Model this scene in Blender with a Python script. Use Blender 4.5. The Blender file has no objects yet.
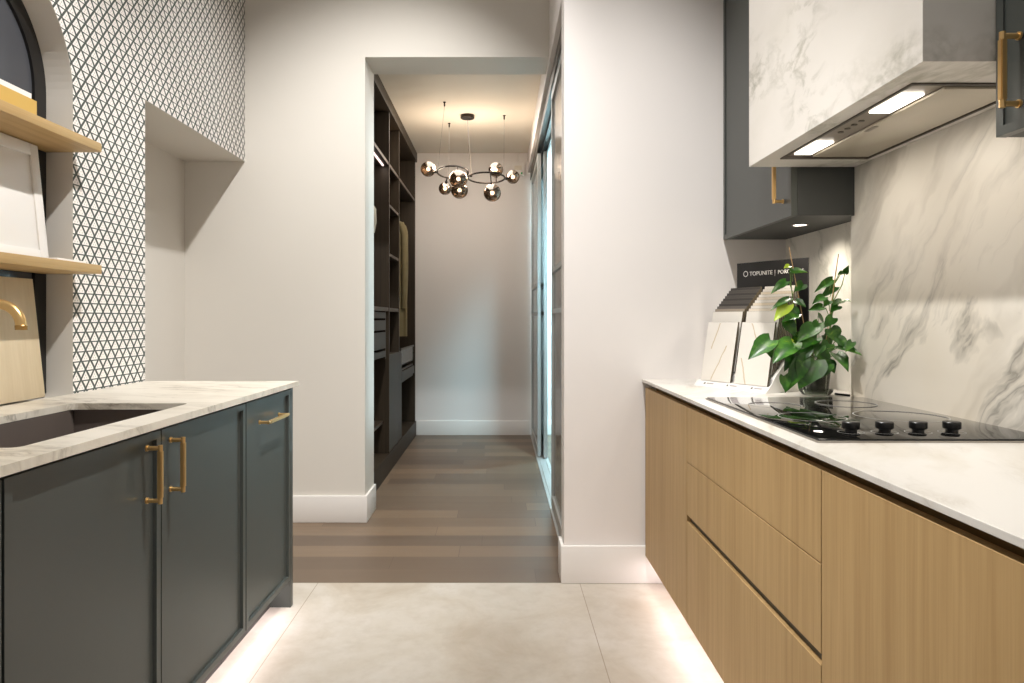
import bpy, bmesh, math, random
from math import pi, sin, cos, radians
from mathutils import Vector, Matrix

random.seed(7)
SC = bpy.context.scene
COL = SC.collection
FPX, VX, VY, EYE = 690.0, 499.0, 319.0, 1.21

# ------------------------------------------------------------------ materials
def lin(c):
    c = c / 255.0
    return c / 12.92 if c <= 0.04045 else ((c + 0.055) / 1.055) ** 2.4
def rgb(r, g, b): return (lin(r), lin(g), lin(b), 1.0)

class N:
    """tiny node-tree helper"""
    def __init__(s, name):
        s.m = bpy.data.materials.new(name); s.m.use_nodes = True
        s.t = s.m.node_tree; s.n = s.t.nodes; s.l = s.t.links
        s.n.clear()
        s.out = s.n.new('ShaderNodeOutputMaterial')
        s.b = s.n.new('ShaderNodeBsdfPrincipled')
        s.l.new(s.b.outputs[0], s.out.inputs[0])
    def new(s, typ, **kw):
        x = s.n.new(typ)
        for k, v in kw.items(): setattr(x, k, v)
        return x
    def put(s, sock, v):
        if hasattr(v, 'is_linked') or isinstance(v, bpy.types.NodeSocket): s.l.new(v, sock)
        else: sock.default_value = v
    def math(s, op, a, b=None, c=None, clamp=False):
        x = s.new('ShaderNodeMath', operation=op, use_clamp=clamp)
        s.put(x.inputs[0], a)
        if b is not None: s.put(x.inputs[1], b)
        if c is not None: s.put(x.inputs[2], c)
        return x.outputs[0]
    def coord(s, kind='Object'):
        return s.new('ShaderNodeTexCoord').outputs[kind]
    def mapping(s, vec, loc=(0, 0, 0), rot=(0, 0, 0), scale=(1, 1, 1)):
        x = s.new('ShaderNodeMapping')
        s.l.new(vec, x.inputs[0])
        x.inputs[1].default_value = loc; x.inputs[2].default_value = rot; x.inputs[3].default_value = scale
        return x.outputs[0]
    def noise(s, vec, scale, detail=4, rough=.5, dist=0):
        x = s.new('ShaderNodeTexNoise')
        s.l.new(vec, x.inputs['Vector'])
        x.inputs['Scale'].default_value = scale; x.inputs['Detail'].default_value = detail
        x.inputs['Roughness'].default_value = rough; x.inputs['Distortion'].default_value = dist
        return x.outputs[0]
    def ramp(s, fac, stops):
        x = s.new('ShaderNodeValToRGB')
        s.l.new(fac, x.inputs[0])
        e = x.color_ramp.elements
        while len(e) < len(stops): e.new(0.5)
        for i, (p, c) in enumerate(stops):
            e[i].position = p; e[i].color = c if len(c) == 4 else (*c, 1)
        return x.outputs[0]
    def mix(s, fac, a, b, mode='MIX'):
        x = s.new('ShaderNodeMix', data_type='RGBA', blend_type=mode)
        s.put(x.inputs[0], fac); s.put(x.inputs[6], a); s.put(x.inputs[7], b)
        return x.outputs[2]
    def bump(s, h, strength=.1, dist=.01):
        x = s.new('ShaderNodeBump'); s.l.new(h, x.inputs['Height'])
        x.inputs['Strength'].default_value = strength; x.inputs['Distance'].default_value = dist
        s.l.new(x.outputs[0], s.b.inputs['Normal'])
    def set(s, **kw):
        nm = dict(color='Base Color', rough='Roughness', metal='Metallic', spec='Specular IOR Level', coat='Coat Weight',
                  trans='Transmission Weight', emis='Emission Color', estr='Emission Strength', ior='IOR', alpha='Alpha',
                  coatr='Coat Roughness', sheen='Sheen Weight')
        for k, v in kw.items(): s.put(s.b.inputs[nm[k]], v)
        return s

def plain(name, c, rough=.5, metal=0, spec=.5, var=.03, **kw):
    m = N(name)
    n = m.noise(m.coord(), 9, 3)
    lo = tuple(x * (1 - var) for x in c[:3]) + (1,); hi = tuple(min(1, x * (1 + var)) for x in c[:3]) + (1,)
    m.set(color=m.mix(n, lo, hi), rough=rough, metal=metal, spec=spec, **kw)
    return m.m

def paint(name, c):
    m = N(name)
    co = m.coord()
    n = m.noise(co, 1.3, 5, .6)
    lo = tuple(x * .965 for x in c[:3]) + (1,)
    m.set(color=m.mix(n, lo, c), rough=.62, spec=.3)
    m.bump(m.noise(co, 160, 2), .04, .002)
    return m.m

def marble(name, base, mid, dark, rot, off, stretch, soft=.55, thin=.8, scale=1.0, rough=.3, warm=None):
    m = N(name)
    co = m.coord()
    # gentle warp
    w = m.new('ShaderNodeTexNoise'); m.l.new(co, w.inputs['Vector'])
    w.inputs['Scale'].default_value = 3.0 * scale; w.inputs['Detail'].default_value = 4
    sub = m.new('ShaderNodeVectorMath', operation='SUBTRACT'); m.l.new(w.outputs['Color'], sub.inputs[0]); sub.inputs[1].default_value = (.5, .5, .5)
    sc = m.new('ShaderNodeVectorMath', operation='SCALE'); m.l.new(sub.outputs[0], sc.inputs[0]); sc.inputs[3].default_value = .22 / scale
    ad = m.new('ShaderNodeVectorMath', operation='ADD'); m.l.new(co, ad.inputs[0]); m.l.new(sc.outputs[0], ad.inputs[1])
    r1 = m.mapping(ad.outputs[0], off, rot, (1, 1, 1))
    v = m.mapping(r1, (0, 0, 0), (0, 0, 0), stretch)
    cloud = m.noise(v, 1.6 * scale, 5, .62)
    c1 = m.ramp(cloud, [(.45, (0, 0, 0)), (.72, (1, 1, 1))])
    n2 = m.noise(v, 2.1 * scale, 6, .58, .25)
    ridge = m.math('ABSOLUTE', m.math('SUBTRACT', n2, .5))
    thinv = m.ramp(ridge, [(0.0, (1, 1, 1)), (.012, (.55, .55, .55)), (.05, (0, 0, 0))])
    mask = m.ramp(m.noise(r1, 1.3 * scale, 3), [(.42, (0, 0, 0)), (.62, (1, 1, 1))])
    thinm = m.math('MULTIPLY', thinv, mask)
    col = m.mix(m.math('MULTIPLY', c1, soft), base, mid)
    if warm:
        wn = m.ramp(m.noise(r1, .9 * scale, 3), [(.45, (0, 0, 0)), (.7, (1, 1, 1))])
        col = m.mix(m.math('MULTIPLY', wn, .5), col, warm)
    col = m.mix(m.math('MULTIPLY', thinm, thin), col, dark)
    m.set(color=col, rough=rough, spec=.45)
    return m.m

def wood(name, light, dark, axis, rough=.5, scale=1.0, contrast=1.0, spec=.35):
    """straight grain running along the given axis"""
    m = N(name)
    co = m.coord()
    s = [38 * scale] * 3; s['xyz'.index(axis)] = 1.1 * scale
    v = m.mapping(co, (random.random() * 5, 2.3, 1.7), (0, 0, 0), s)
    f1 = m.noise(v, 1.0, 4, .6)
    s2 = [190 * scale] * 3; s2['xyz'.index(axis)] = 4 * scale
    f2 = m.noise(m.mapping(co, (0, 0, 0), (0, 0, 0), s2), 1.0, 2)
    s3 = [7 * scale] * 3; s3['xyz'.index(axis)] = .8 * scale
    f3 = m.noise(m.mapping(co, (3, 1, 2), (0, 0, 0), s3), 1.0, 3, .55, .6)
    f = m.math('ADD', m.math('MULTIPLY', f1, .45), m.math('ADD', m.math('MULTIPLY', f2, .2), m.math('MULTIPLY', f3, .35)))
    h = .16 / contrast
    col = m.ramp(f, [(.5 - h, dark), (.5 + h, light)])
    m.set(color=col, rough=rough, spec=spec)
    m.bump(f2, .05, .001)
    return m.m

M = {}
M['cream'] = paint('cream wall paint', rgb(227, 222, 214))
M['white'] = paint('warm white wall paint', rgb(236, 231, 228))
M['trim'] = plain('white satin trim paint', rgb(235, 231, 227), .4, var=.01)
M['ceil'] = paint('ceiling paint', rgb(228, 220, 206))
M['slate'] = plain('slate grey lacquer', rgb(69, 73, 70), .36, spec=.65, var=.02)
M['slate_dark'] = plain('dark slate carcass', rgb(58, 60, 59), .5, var=.02)
M['kick'] = plain('dark plinth', rgb(70, 68, 66), .55, var=.03)
M['channel'] = plain('bronze finger channel', rgb(150, 116, 70), .5, var=.03)
M['oak'] = wood('oak veneer vertical grain', rgb(201, 168, 119), rgb(170, 137, 89), 'z', .5)
M['oak_shelf'] = wood('light oak shelf', rgb(200, 170, 120), rgb(172, 140, 92), 'y', .5)
M['maple'] = wood('pale maple board', rgb(226, 209, 180), rgb(206, 186, 152), 'z', .5, .5)
M['walnut'] = wood('dark brown wardrobe board', rgb(62, 51, 38), rgb(43, 35, 25), 'z', .5)
M['walnut_edge'] = wood('grey brown wardrobe edging', rgb(84, 75, 66), rgb(66, 58, 51), 'y', .5)
M['ward_grey'] = plain('dark grey drawer front', rgb(62, 58, 52), .5, var=.02)
M['black'] = plain('black matt', rgb(24, 23, 23), .4, var=.03)
M['knob'] = plain('black knob plastic', rgb(14, 14, 14), .35, var=.02)
M['brass'] = plain('brushed brass', rgb(222, 184, 124), .34, .85, var=.05)
M['brass_dark'] = plain('aged brass', rgb(186, 146, 88), .35, .85, var=.05)
M['steel'] = plain('brushed steel', rgb(170, 164, 156), .35, .9, var=.04)
M['sink'] = plain('grey brown composite', rgb(98, 88, 82), .55, var=.06)
M['hobglass'] = plain('black ceramic glass', rgb(7, 7, 7), .03, spec=.6, var=.0)
M['ringprint'] = plain('pale grey print', rgb(150, 148, 145), .3, var=.0)
M['paper'] = plain('white card', rgb(240, 236, 232), .5, var=.01)
M['yellow'] = plain('yellow cloth cover', rgb(204, 168, 90), .6, var=.03)
M['slate_glass'] = plain('slate blue sheet', rgb(74, 76, 82), .25, var=.03)
M['standwhite'] = plain('white laminate', rgb(238, 235, 231), .35, var=.01)
M['soil'] = plain('dark potting soil', rgb(46, 36, 28), .9, var=.3)
M['stem'] = plain('green stem', rgb(104, 134, 58), .5, var=.15)
M['stake'] = plain('thin bamboo', rgb(190, 156, 112), .6, var=.1)
M['alu'] = plain('anodised aluminium', rgb(186, 188, 186), .4, .35, var=.02)
M['alu_dark'] = plain('dark bronze aluminium', rgb(92, 88, 82), .4, .6, var=.02)
M['darkmetal'] = plain('dark gunmetal', rgb(52, 46, 42), .35, .8, var=.05)
M['wire'] = plain('steel wire', rgb(120, 112, 104), .4, .6, var=.0)
M['coat_white'] = plain('off white cotton', rgb(168, 160, 144), .85, var=.06)
M['coat_yellow'] = plain('khaki cotton', rgb(124, 113, 82), .85, var=.18)
M['pen'] = plain('black plastic', rgb(18, 18, 20), .3, var=.0)
M['hoodgrey'] = plain('warm grey metal', rgb(140, 130, 118), .38, .4, var=.02)
M['hoodpane'] = plain('satin glass panel', rgb(212, 202, 184), .18, spec=.5, var=.02)
M['mark'] = plain('dark print', rgb(84, 76, 68), .5, var=0)
M['txt'] = plain('white lettering', rgb(225, 222, 218), .5, var=0)
M['txtgrey'] = plain('grey lettering', rgb(176, 168, 168), .5, var=0)
M['led_green'] = plain('green indicator', rgb(40, 170, 90), .4, var=0)

def mk_hood_marble():
    m = N('speckled calacatta hood marble'); co = m.coord()
    v = m.mapping(co, (.2, .1, .4), (radians(-28), 0, 0), (1, .65, 1.1))
    n = m.noise(v, 13, 6, .62, .5); cl = m.noise(m.mapping(co, (.7, .35, .15), (radians(-28), 0, 0), (1, .8, 1.0)), 2.2, 3, .5, .4)
    spots = m.ramp(n, [(.50, (0, 0, 0)), (.66, (.6, .6, .6)), (.8, (1, 1, 1))])
    mask = m.ramp(cl, [(.41, (0, 0, 0)), (.57, (1, 1, 1))])
    n2 = m.noise(v, 3.4, 6, .6, .3); rg = m.math('ABSOLUTE', m.math('SUBTRACT', n2, .5))
    vein = m.ramp(rg, [(0, (1, 1, 1)), (.03, (0, 0, 0))])
    haze = m.ramp(m.noise(v, 4, 4), [(.45, (0, 0, 0)), (.8, (1, 1, 1))])
    col = m.mix(m.math('MULTIPLY', haze, .4), rgb(236, 231, 224), rgb(208, 202, 188))
    col = m.mix(m.math('MULTIPLY', m.math('MULTIPLY', vein, mask), .4), col, rgb(150, 146, 122))
    col = m.mix(m.math('MULTIPLY', m.math('MULTIPLY', spots, mask), .85), col, rgb(132, 130, 106))
    m.set(color=col, rough=.34, spec=.45)
    return m.m
M['marble_hood'] = mk_hood_marble()
M['marble_pale'] = marble('calacatta hood marble', rgb(236, 231, 221), rgb(186, 182, 164), rgb(120, 120, 98), (radians(118), 0, 0), (.3, .2, .45), (1, .5, 1.5), .45, .4, 1.6)
M['marble_splash'] = marble('calacatta backsplash marble', rgb(246, 242, 234), rgb(126, 119, 106), rgb(80, 76, 68), (radians(48), 0, 0), (.1, .6, .0), (1, .30, 1.7), .95, .6, .95, .38, rgb(206, 190, 162))
M['marble_top'] = marble('calacatta worktop marble', rgb(223, 219, 213), rgb(190, 180, 160), rgb(150, 136, 112), (0, 0, radians(28)), (.5, .1, .9), (1.9, .4, 1), .7, .6, 1.6, .28)
M['marble_left'] = marble('calacatta island marble', rgb(226, 219, 206), rgb(178, 168, 150), rgb(120, 108, 92), (0, 0, radians(12)), (1.3, .4, .9), (.45, 2.2, 1), .7, .7, 2.4, .3)
M['marble_tile'] = marble('white sample with gold vein', rgb(238, 233, 226), rgb(226, 218, 206), rgb(176, 146, 100), (radians(60), 0, radians(20)), (.7, .15, .37), (.6, .5, 2.2), .3, .6, 2.6, .3)

def emission(name, c, s):
    m = N(name); n = m.noise(m.coord(), 3)
    m.set(color=m.mix(n, c, c), emis=c, estr=s); return m.m
M['ledpanel'] = emission('lit LED panel', (1, .92, .82, 1), 6)
M['ledstrip'] = emission('lit LED strip', (1, .8, .74, 1), 1.3)
M['bulb'] = emission('lit filament bulb', (1, .78, .5, 1), 14)

def mk_wallpaper():
    m = N('triangle patterned wallpaper')
    geo = m.new('ShaderNodeNewGeometry')
    sep = m.new('ShaderNodeSeparateXYZ'); m.l.new(geo.outputs['Position'], sep.inputs[0])
    W, H = .0555, .0352
    v = m.math('DIVIDE', sep.outputs[2], H)
    row = m.math('FLOOR', v); fv = m.math('FRACT', v)
    half = m.math('MULTIPLY', m.math('MODULO', row, 2), .5)
    u = m.math('ADD', m.math('DIVIDE', sep.outputs[1], W), half)
    fu = m.math('SUBTRACT', m.math('FRACT', u), .5)
    a = m.math('MULTIPLY', m.math('ABSOLUTE', fu), 2)
    e = m.math('SUBTRACT', m.math('SUBTRACT', 1.0, fv), a)          # >0 inside the upright triangle
    side = m.math('LESS_THAN', fu, 0.0)
    up = m.math('MULTIPLY', m.math('GREATER_THAN', e, m.math('ADD', m.math('MULTIPLY', side, .045), .028)), m.math('GREATER_THAN', fv, .06))
    cut = m.math('LESS_THAN', a, .74)                               # rounded lower corners
    up = m.math('MULTIPLY', up, cut)
    dn = m.math('MULTIPLY', m.math('LESS_THAN', e, m.math('SUBTRACT', m.math('MULTIPLY', side, .08), .42)), m.math('GREATER_THAN', a, .4))
    dn = m.math('MULTIPLY', dn, m.math('LESS_THAN', fv, .93))
    white = m.math('MAXIMUM', up, dn)
    d1 = m.math('MULTIPLY', m.math('LESS_THAN', a, .09), m.math('LESS_THAN', m.math('ABSOLUTE', m.math('SUBTRACT', fv, .52)), .075))
    d2 = m.math('MULTIPLY', m.math('LESS_THAN', m.math('ABSOLUTE', m.math('SUBTRACT', a, .27)), .08),
                m.math('LESS_THAN', m.math('ABSOLUTE', m.math('SUBTRACT', fv, .26)), .075))
    dots = m.math('MAXIMUM', d1, d2)
    col = m.mix(white, rgb(84, 90, 86), rgb(246, 240, 236))
    col = m.mix(m.math('MULTIPLY', dots, .5), col, rgb(96, 92, 88))
    m.set(color=col, rough=.85, spec=.15)
    return m.m
M['wallpaper'] = mk_wallpaper()

def mk_hardwood():
    m = N('grey brown wide plank floor')
    co = m.coord()
    br = m.new('ShaderNodeTexBrick', offset=0, offset_frequency=2, squash=1)
    sp = m.new('ShaderNodeSeparateXYZ'); m.l.new(m.mapping(co, (.35, -3.166, 0)), sp.inputs[0])
    wn = m.new('ShaderNodeTexWhiteNoise', noise_dimensions='1D')
    m.l.new(m.math('FLOOR', m.math('DIVIDE', sp.outputs[1], .172)), wn.inputs['W'])
    cb = m.new('ShaderNodeCombineXYZ'); m.l.new(m.math('ADD', sp.outputs[0], m.math('MULTIPLY', wn.outputs[0], 1.25)), cb.inputs[0]); m.l.new(sp.outputs[1], cb.inputs[1])
    m.l.new(cb.outputs[0], br.inputs[0])
    br.inputs['Color1'].default_value = (0, 0, 0, 1); br.inputs['Color2'].default_value = (1, 1, 1, 1)
    br.inputs['Mortar'].default_value = (.5, .5, .5, 1)
    br.inputs['Scale'].default_value = 1; br.inputs['Mortar Size'].default_value = .0012; br.inputs['Mortar Smooth'].default_value = .1
    br.inputs['Brick Width'].default_value = 1.25; br.inputs['Row Height'].default_value = .172
    tone = br.outputs['Color']; fac = br.outputs['Fac']
    g = m.noise(m.mapping(co, (0, 0, 0), (0, 0, 0), (1.6, 46, 1)), 1, 5, .6, .5)
    g2 = m.noise(m.mapping(co, (2, 0, 0), (0, 0, 0), (.8, 9, 1)), 1, 3, .5, .4)
    base = m.mix(tone, rgb(86, 72, 60), rgb(130, 110, 89))
    col = m.mix(m.math('MULTIPLY', m.ramp(g, [(.35, (0, 0, 0)), (.7, (1, 1, 1))]), .35), base, rgb(96, 82, 71))
    col = m.mix(m.math('MULTIPLY', g2, .3), col, rgb(134, 116, 98))
    col = m.mix(m.math('MULTIPLY', fac, .7), col, rgb(66, 54, 46))
    m.set(color=col, rough=.42, spec=.4)
    return m.m
M['hardwood'] = mk_hardwood()

def mk_tile():
    m = N('large beige stone tile')
    co = m.coord()
    n = m.noise(co, 2.2, 6, .62, .6); n2 = m.noise(co, 14, 5, .65)
    n3 = m.noise(co, 60, 3, .6)
    col = m.ramp(n, [(.32, rgb(174, 162, 146)), (.5, rgb(190, 182, 170)), (.7, rgb(201, 195, 187))])
    col = m.mix(m.math('MULTIPLY', m.ramp(n2, [(.45, (0, 0, 0)), (.75, (1, 1, 1))]), .4), col, rgb(168, 157, 143))
    col = m.mix(m.math('MULTIPLY', n3, .1), col, rgb(152, 140, 126))
    br = m.new('ShaderNodeTexBrick', offset=0, offset_frequency=2)
    m.l.new(m.mapping(co, (-.37 + 2.4, -3.165 + 4.8, 0)), br.inputs[0])
    br.inputs['Scale'].default_value = 1; br.inputs['Mortar Size'].default_value = .002; br.inputs['Mortar Smooth'].default_value = .2
    br.inputs['Brick Width'].default_value = 1.2; br.inputs['Row Height'].default_value = 2.4
    col = m.mix(m.math('MULTIPLY', br.outputs['Fac'], .8), col, rgb(140, 126, 108))
    m.set(color=col, rough=.5, spec=.4)
    return m.m
M['tile'] = mk_tile()

def mk_leaf():
    m = N('pothos leaf')
    co = m.coord()
    n = m.noise(co, 26, 3, .5, .8)
    col = m.ramp(n, [(.3, rgb(24, 64, 12)), (.55, rgb(42, 94, 20)), (.7, rgb(78, 126, 34)), (.82, rgb(160, 176, 74))])
    m.set(color=col, rough=.32, spec=.5)
    return m.m
M['leaf'] = mk_leaf()
M['leaf_yellow'] = plain('young yellow green leaf', rgb(158, 184, 52), .38, var=.2)

def mk_globe():
    m = N('smoked mirror glass')
    n = m.noise(m.coord(), 4)
    gl = m.new('ShaderNodeBsdfGlossy'); gl.inputs['Roughness'].default_value = .06
    m.l.new(m.mix(n, (.5, .44, .39, 1), (.56, .5, .45, 1)), gl.inputs[0])
    tr = m.new('ShaderNodeBsdfTransparent'); tr.inputs[0].default_value = (.42, .34, .27, 1)
    lw = m.new('ShaderNodeLayerWeight'); lw.inputs[0].default_value = .35
    f = m.math('ADD', m.math('MULTIPLY', lw.outputs['Facing'], .4), .42, clamp=True)
    mx = m.new('ShaderNodeMixShader'); m.l.new(f, mx.inputs[0]); m.l.new(tr.outputs[0], mx.inputs[1]); m.l.new(gl.outputs[0], mx.inputs[2])
    m.l.new(mx.outputs[0], m.out.inputs[0])
    return m.m
M['globe'] = mk_globe()

def mk_pane(name, tint, refl, opaque, body):
    m = N(name)
    n = m.noise(m.coord(), 2)
    tr = m.new('ShaderNodeBsdfTransparent'); tr.inputs[0].default_value = tint
    m.set(color=m.mix(n, body, body), rough=.22, spec=.5)
    a = m.new('ShaderNodeMixShader'); a.inputs[0].default_value = opaque
    m.l.new(tr.outputs[0], a.inputs[1]); m.l.new(m.b.outputs[0], a.inputs[2])
    gl = m.new('ShaderNodeBsdfGlossy'); gl.inputs['Roughness'].default_value = .08
    lw = m.new('ShaderNodeLayerWeight'); lw.inputs[0].default_value = refl
    b = m.new('ShaderNodeMixShader'); m.l.new(lw.outputs['Fresnel'], b.inputs[0])
    m.l.new(a.outputs[0], b.inputs[1]); m.l.new(gl.outputs[0], b.inputs[2])
    m.l.new(b.outputs[0], m.out.inputs[0])
    return m.m
M['doorglass'] = mk_pane('grey satin door glass', (.5, .52, .5, 1), .12, .72, rgb(150, 142, 128))
M['doorglass_clear'] = mk_pane('blue grey door glass', (.6, .68, .68, 1), .15, .45, rgb(140, 148, 144))
M['potglass'] = mk_pane('clear plastic pot', (.82, .86, .82, 1), .2, .12, rgb(150, 150, 140))

# ------------------------------------------------------------------ mesh builder
class MB:
    def __init__(s): s.bm = bmesh.new()
    def box(s, x0, x1, y0, y1, z0, z1, bev=0.0, seg=2, mi=0):
        P = [(x0, y0, z0), (x1, y0, z0), (x1, y1, z0), (x0, y1, z0), (x0, y0, z1), (x1, y0, z1), (x1, y1, z1), (x0, y1, z1)]
        v = [s.bm.verts.new(p) for p in P]
        F = [(0, 3, 2, 1), (4, 5, 6, 7), (0, 1, 5, 4), (1, 2, 6, 5), (2, 3, 7, 6), (3, 0, 4, 7)]
        fs = [s.bm.faces.new([v[i] for i in f]) for f in F]
        for f in fs: f.material_index = mi
        if bev > 0:
            ed = list({e for f in fs for e in f.edges})
            bmesh.ops.bevel(s.bm, geom=ed, offset=bev, segments=seg, profile=.5, affect='EDGES')
        return s
    def obox(s, origin, eu, en, u0, u1, n0, n1, z0, z1, lean=0.0, bev=0.0):
        """box in a rotated frame: u along eu, n along en, leaning back along en by lean (tan)"""
        def P(u, n, z): 
            q = origin + eu * u + en * (n + (z - z0) * lean); return (q.x, q.y, origin.z + z)
        c = [(u0, n0, z0), (u1, n0, z0), (u1, n1, z0), (u0, n1, z0), (u0, n0, z1), (u1, n0, z1), (u1, n1, z1), (u0, n1, z1)]
        v = [s.bm.verts.new(P(*p)) for p in c]
        F = [(0, 3, 2, 1), (4, 5, 6, 7), (0, 1, 5, 4), (1, 2, 6, 5), (2, 3, 7, 6), (3, 0, 4, 7)]
        fs = [s.bm.faces.new([v[i] for i in f]) for f in F]
        if bev > 0:
            bmesh.ops.bevel(s.bm, geom=list({e for f in fs for e in f.edges}), offset=bev, segments=1, affect='EDGES')
        return s
    def prism(s, poly, fn, a0, a1):
        """poly of 2D points; fn(p,q,a) -> 3D"""
        A = [s.bm.verts.new(fn(p, q, a0)) for p, q in poly]; B = [s.bm.verts.new(fn(p, q, a1)) for p, q in poly]
        n = len(poly)
        s.bm.faces.new(A); s.bm.faces.new(B[::-1])
        for i in range(n): s.bm.faces.new((A[i], A[(i + 1) % n], B[(i + 1) % n], B[i]))
        return s
    def tube(s, pts, r, seg=12, cap=True, closed=False):
        pts = [Vector(p) for p in pts]; n = len(pts)
        rs = r if isinstance(r, (list, tuple)) else [r] * n
        rings = []; up = None
        for i, p in enumerate(pts):
            if closed: t = pts[(i + 1) % n] - pts[i - 1]
            else: t = pts[min(i + 1, n - 1)] - pts[max(i - 1, 0)]
            t.normalize()
            if up is None:
                up = Vector((0, 0, 1)) if abs(t.z) < .9 else Vector((1, 0, 0))
            a = up - t * up.dot(t)
            if a.length < 1e-5: a = t.orthogonal()
            a.normalize(); b = t.cross(a); up = a
            rings.append([s.bm.verts.new(p + (a * cos(2 * pi * k / seg) + b * sin(2 * pi * k / seg)) * rs[i]) for k in range(seg)])
        for i in range(n if closed else n - 1):
            A, B = rings[i], rings[(i + 1) % n]
            for k in range(seg): s.bm.faces.new((A[k], A[(k + 1) % seg], B[(k + 1) % seg], B[k]))
        if cap and not closed:
            s.bm.faces.new(rings[0][::-1]); s.bm.faces.new(rings[-1])
        return s
    def lathe(s, prof, c, seg=32, closed=False):
        """prof: list of (r, z) around a vertical axis at c"""
        rings = []
        for r, z in prof:
            if r < 1e-6: rings.append([s.bm.verts.new((c[0], c[1], c[2] + z))])
            else: rings.append([s.bm.verts.new((c[0] + r * cos(2 * pi * k / seg), c[1] + r * sin(2 * pi * k / seg), c[2] + z)) for k in range(seg)])
        pairs = list(zip(rings[:-1], rings[1:])) + ([(rings[-1], rings[0])] if closed else [])
        for A, B in pairs:
            for k in range(seg):
                k2 = (k + 1) % seg
                if len(A) == 1 and len(B) == 1: continue
                if len(A) == 1: s.bm.faces.new((A[0], B[k2], B[k]))
                elif len(B) == 1: s.bm.faces.new((A[k], A[k2], B[0]))
                else: s.bm.faces.new((A[k], A[k2], B[k2], B[k]))
        return s
    def sphere(s, c, r, u=24, v=16):
        bmesh.ops.create_uvsphere(s.bm, u_segments=u, v_segments=v, radius=r, matrix=Matrix.Translation(c)); return s
    def quad(s, *ps, mi=0):
        f = s.bm.faces.new([s.bm.verts.new(p) for p in ps]); f.material_index = mi; return s

WORLD = {}
def tag(o, label=None, cat=None, group=None, kind=None):
    if label: o['label'] = label
    if cat: o['category'] = cat
    if group: o['group'] = group
    if kind: o['kind'] = kind
    return o
def root(name, loc, label, cat, group=None):
    o = bpy.data.objects.new(name, None); COL.objects.link(o)
    o.empty_display_size = .05
    o.location = loc; WORLD[o] = Vector(loc)
    return tag(o, label, cat, group)
def build(mb, name, mats, parent=None, loc=None, smooth=32, recalc=True):
    if recalc: bmesh.ops.recalc_face_normals(mb.bm, faces=mb.bm.faces)
    vs = [v.co for v in mb.bm.verts]
    if parent is not None: w = WORLD[parent]
    elif loc is not None: w = Vector(loc)
    else:
        mn = [min(v[i] for v in vs) for i in range(3)]; mx = [max(v[i] for v in vs) for i in range(3)]
        w = Vector(((mn[0] + mx[0]) / 2, (mn[1] + mx[1]) / 2, mn[2]))
    bmesh.ops.translate(mb.bm, verts=mb.bm.verts, vec=-w)
    me = bpy.data.meshes.new(name); mb.bm.to_mesh(me); mb.bm.free()
    for m in (mats if isinstance(mats, list) else [mats]): me.materials.append(m if not isinstance(m, str) else M[m])
    if smooth:
        me.polygons.foreach_set('use_smooth', [True] * len(me.polygons))
        me.set_sharp_from_angle(angle=radians(smooth))
    o = bpy.data.objects.new(name, me); COL.objects.link(o)
    if parent is not None: o.parent = parent
    else: o.location = w
    WORLD[o] = w
    return o
def structure(mb, name, mats, **kw):
    return tag(build(mb, name, mats, **kw), kind='structure')
def text_mesh(body, size, depth, xf):
    cu = bpy.data.curves.new('lettering', 'FONT'); cu.body = body; cu.size = size; cu.extrude = depth; cu.resolution_u = 3
    t = bpy.data.objects.new('lettering', cu); COL.objects.link(t)
    bpy.context.view_layer.update()
    me = bpy.data.meshes.new_from_object(t.evaluated_get(bpy.context.evaluated_depsgraph_get()))
    bpy.data.objects.remove(t); bpy.data.curves.remove(cu)
    mb = MB(); mb.bm.from_mesh(me); bpy.data.meshes.remove(me)
    for v in mb.bm.verts: v.co = xf(v.co)
    return mb
def W(px, py, Y):
    return Vector(((px - VX) * Y / FPX, Y, EYE + (VY - py) * Y / FPX))

# ------------------------------------------------------------------ setting
XL, XR, YB, YE = -1.513, 1.325, 4.11, 3.17      # left wall, right wall, back wall, end wall
HC = 4.2
structure(MB().box(-2.2, 2.2, -2.6, 3.165, -.12, 0), 'floor', 'tile', loc=(0, 0, 0))
structure(MB().box(-2.2, 2.7, 3.165, 7.4, -.12, 0), 'floor', 'hardwood', loc=(0, 0, 0))
structure(MB().box(-2.2, 2.2, -2.6, 4.4, HC, HC + .1), 'ceiling', 'ceil')
structure(MB().box(-1.7, .30, 4.40, 7.4, 2.94, 3.0), 'ceiling', 'ceil')

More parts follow.
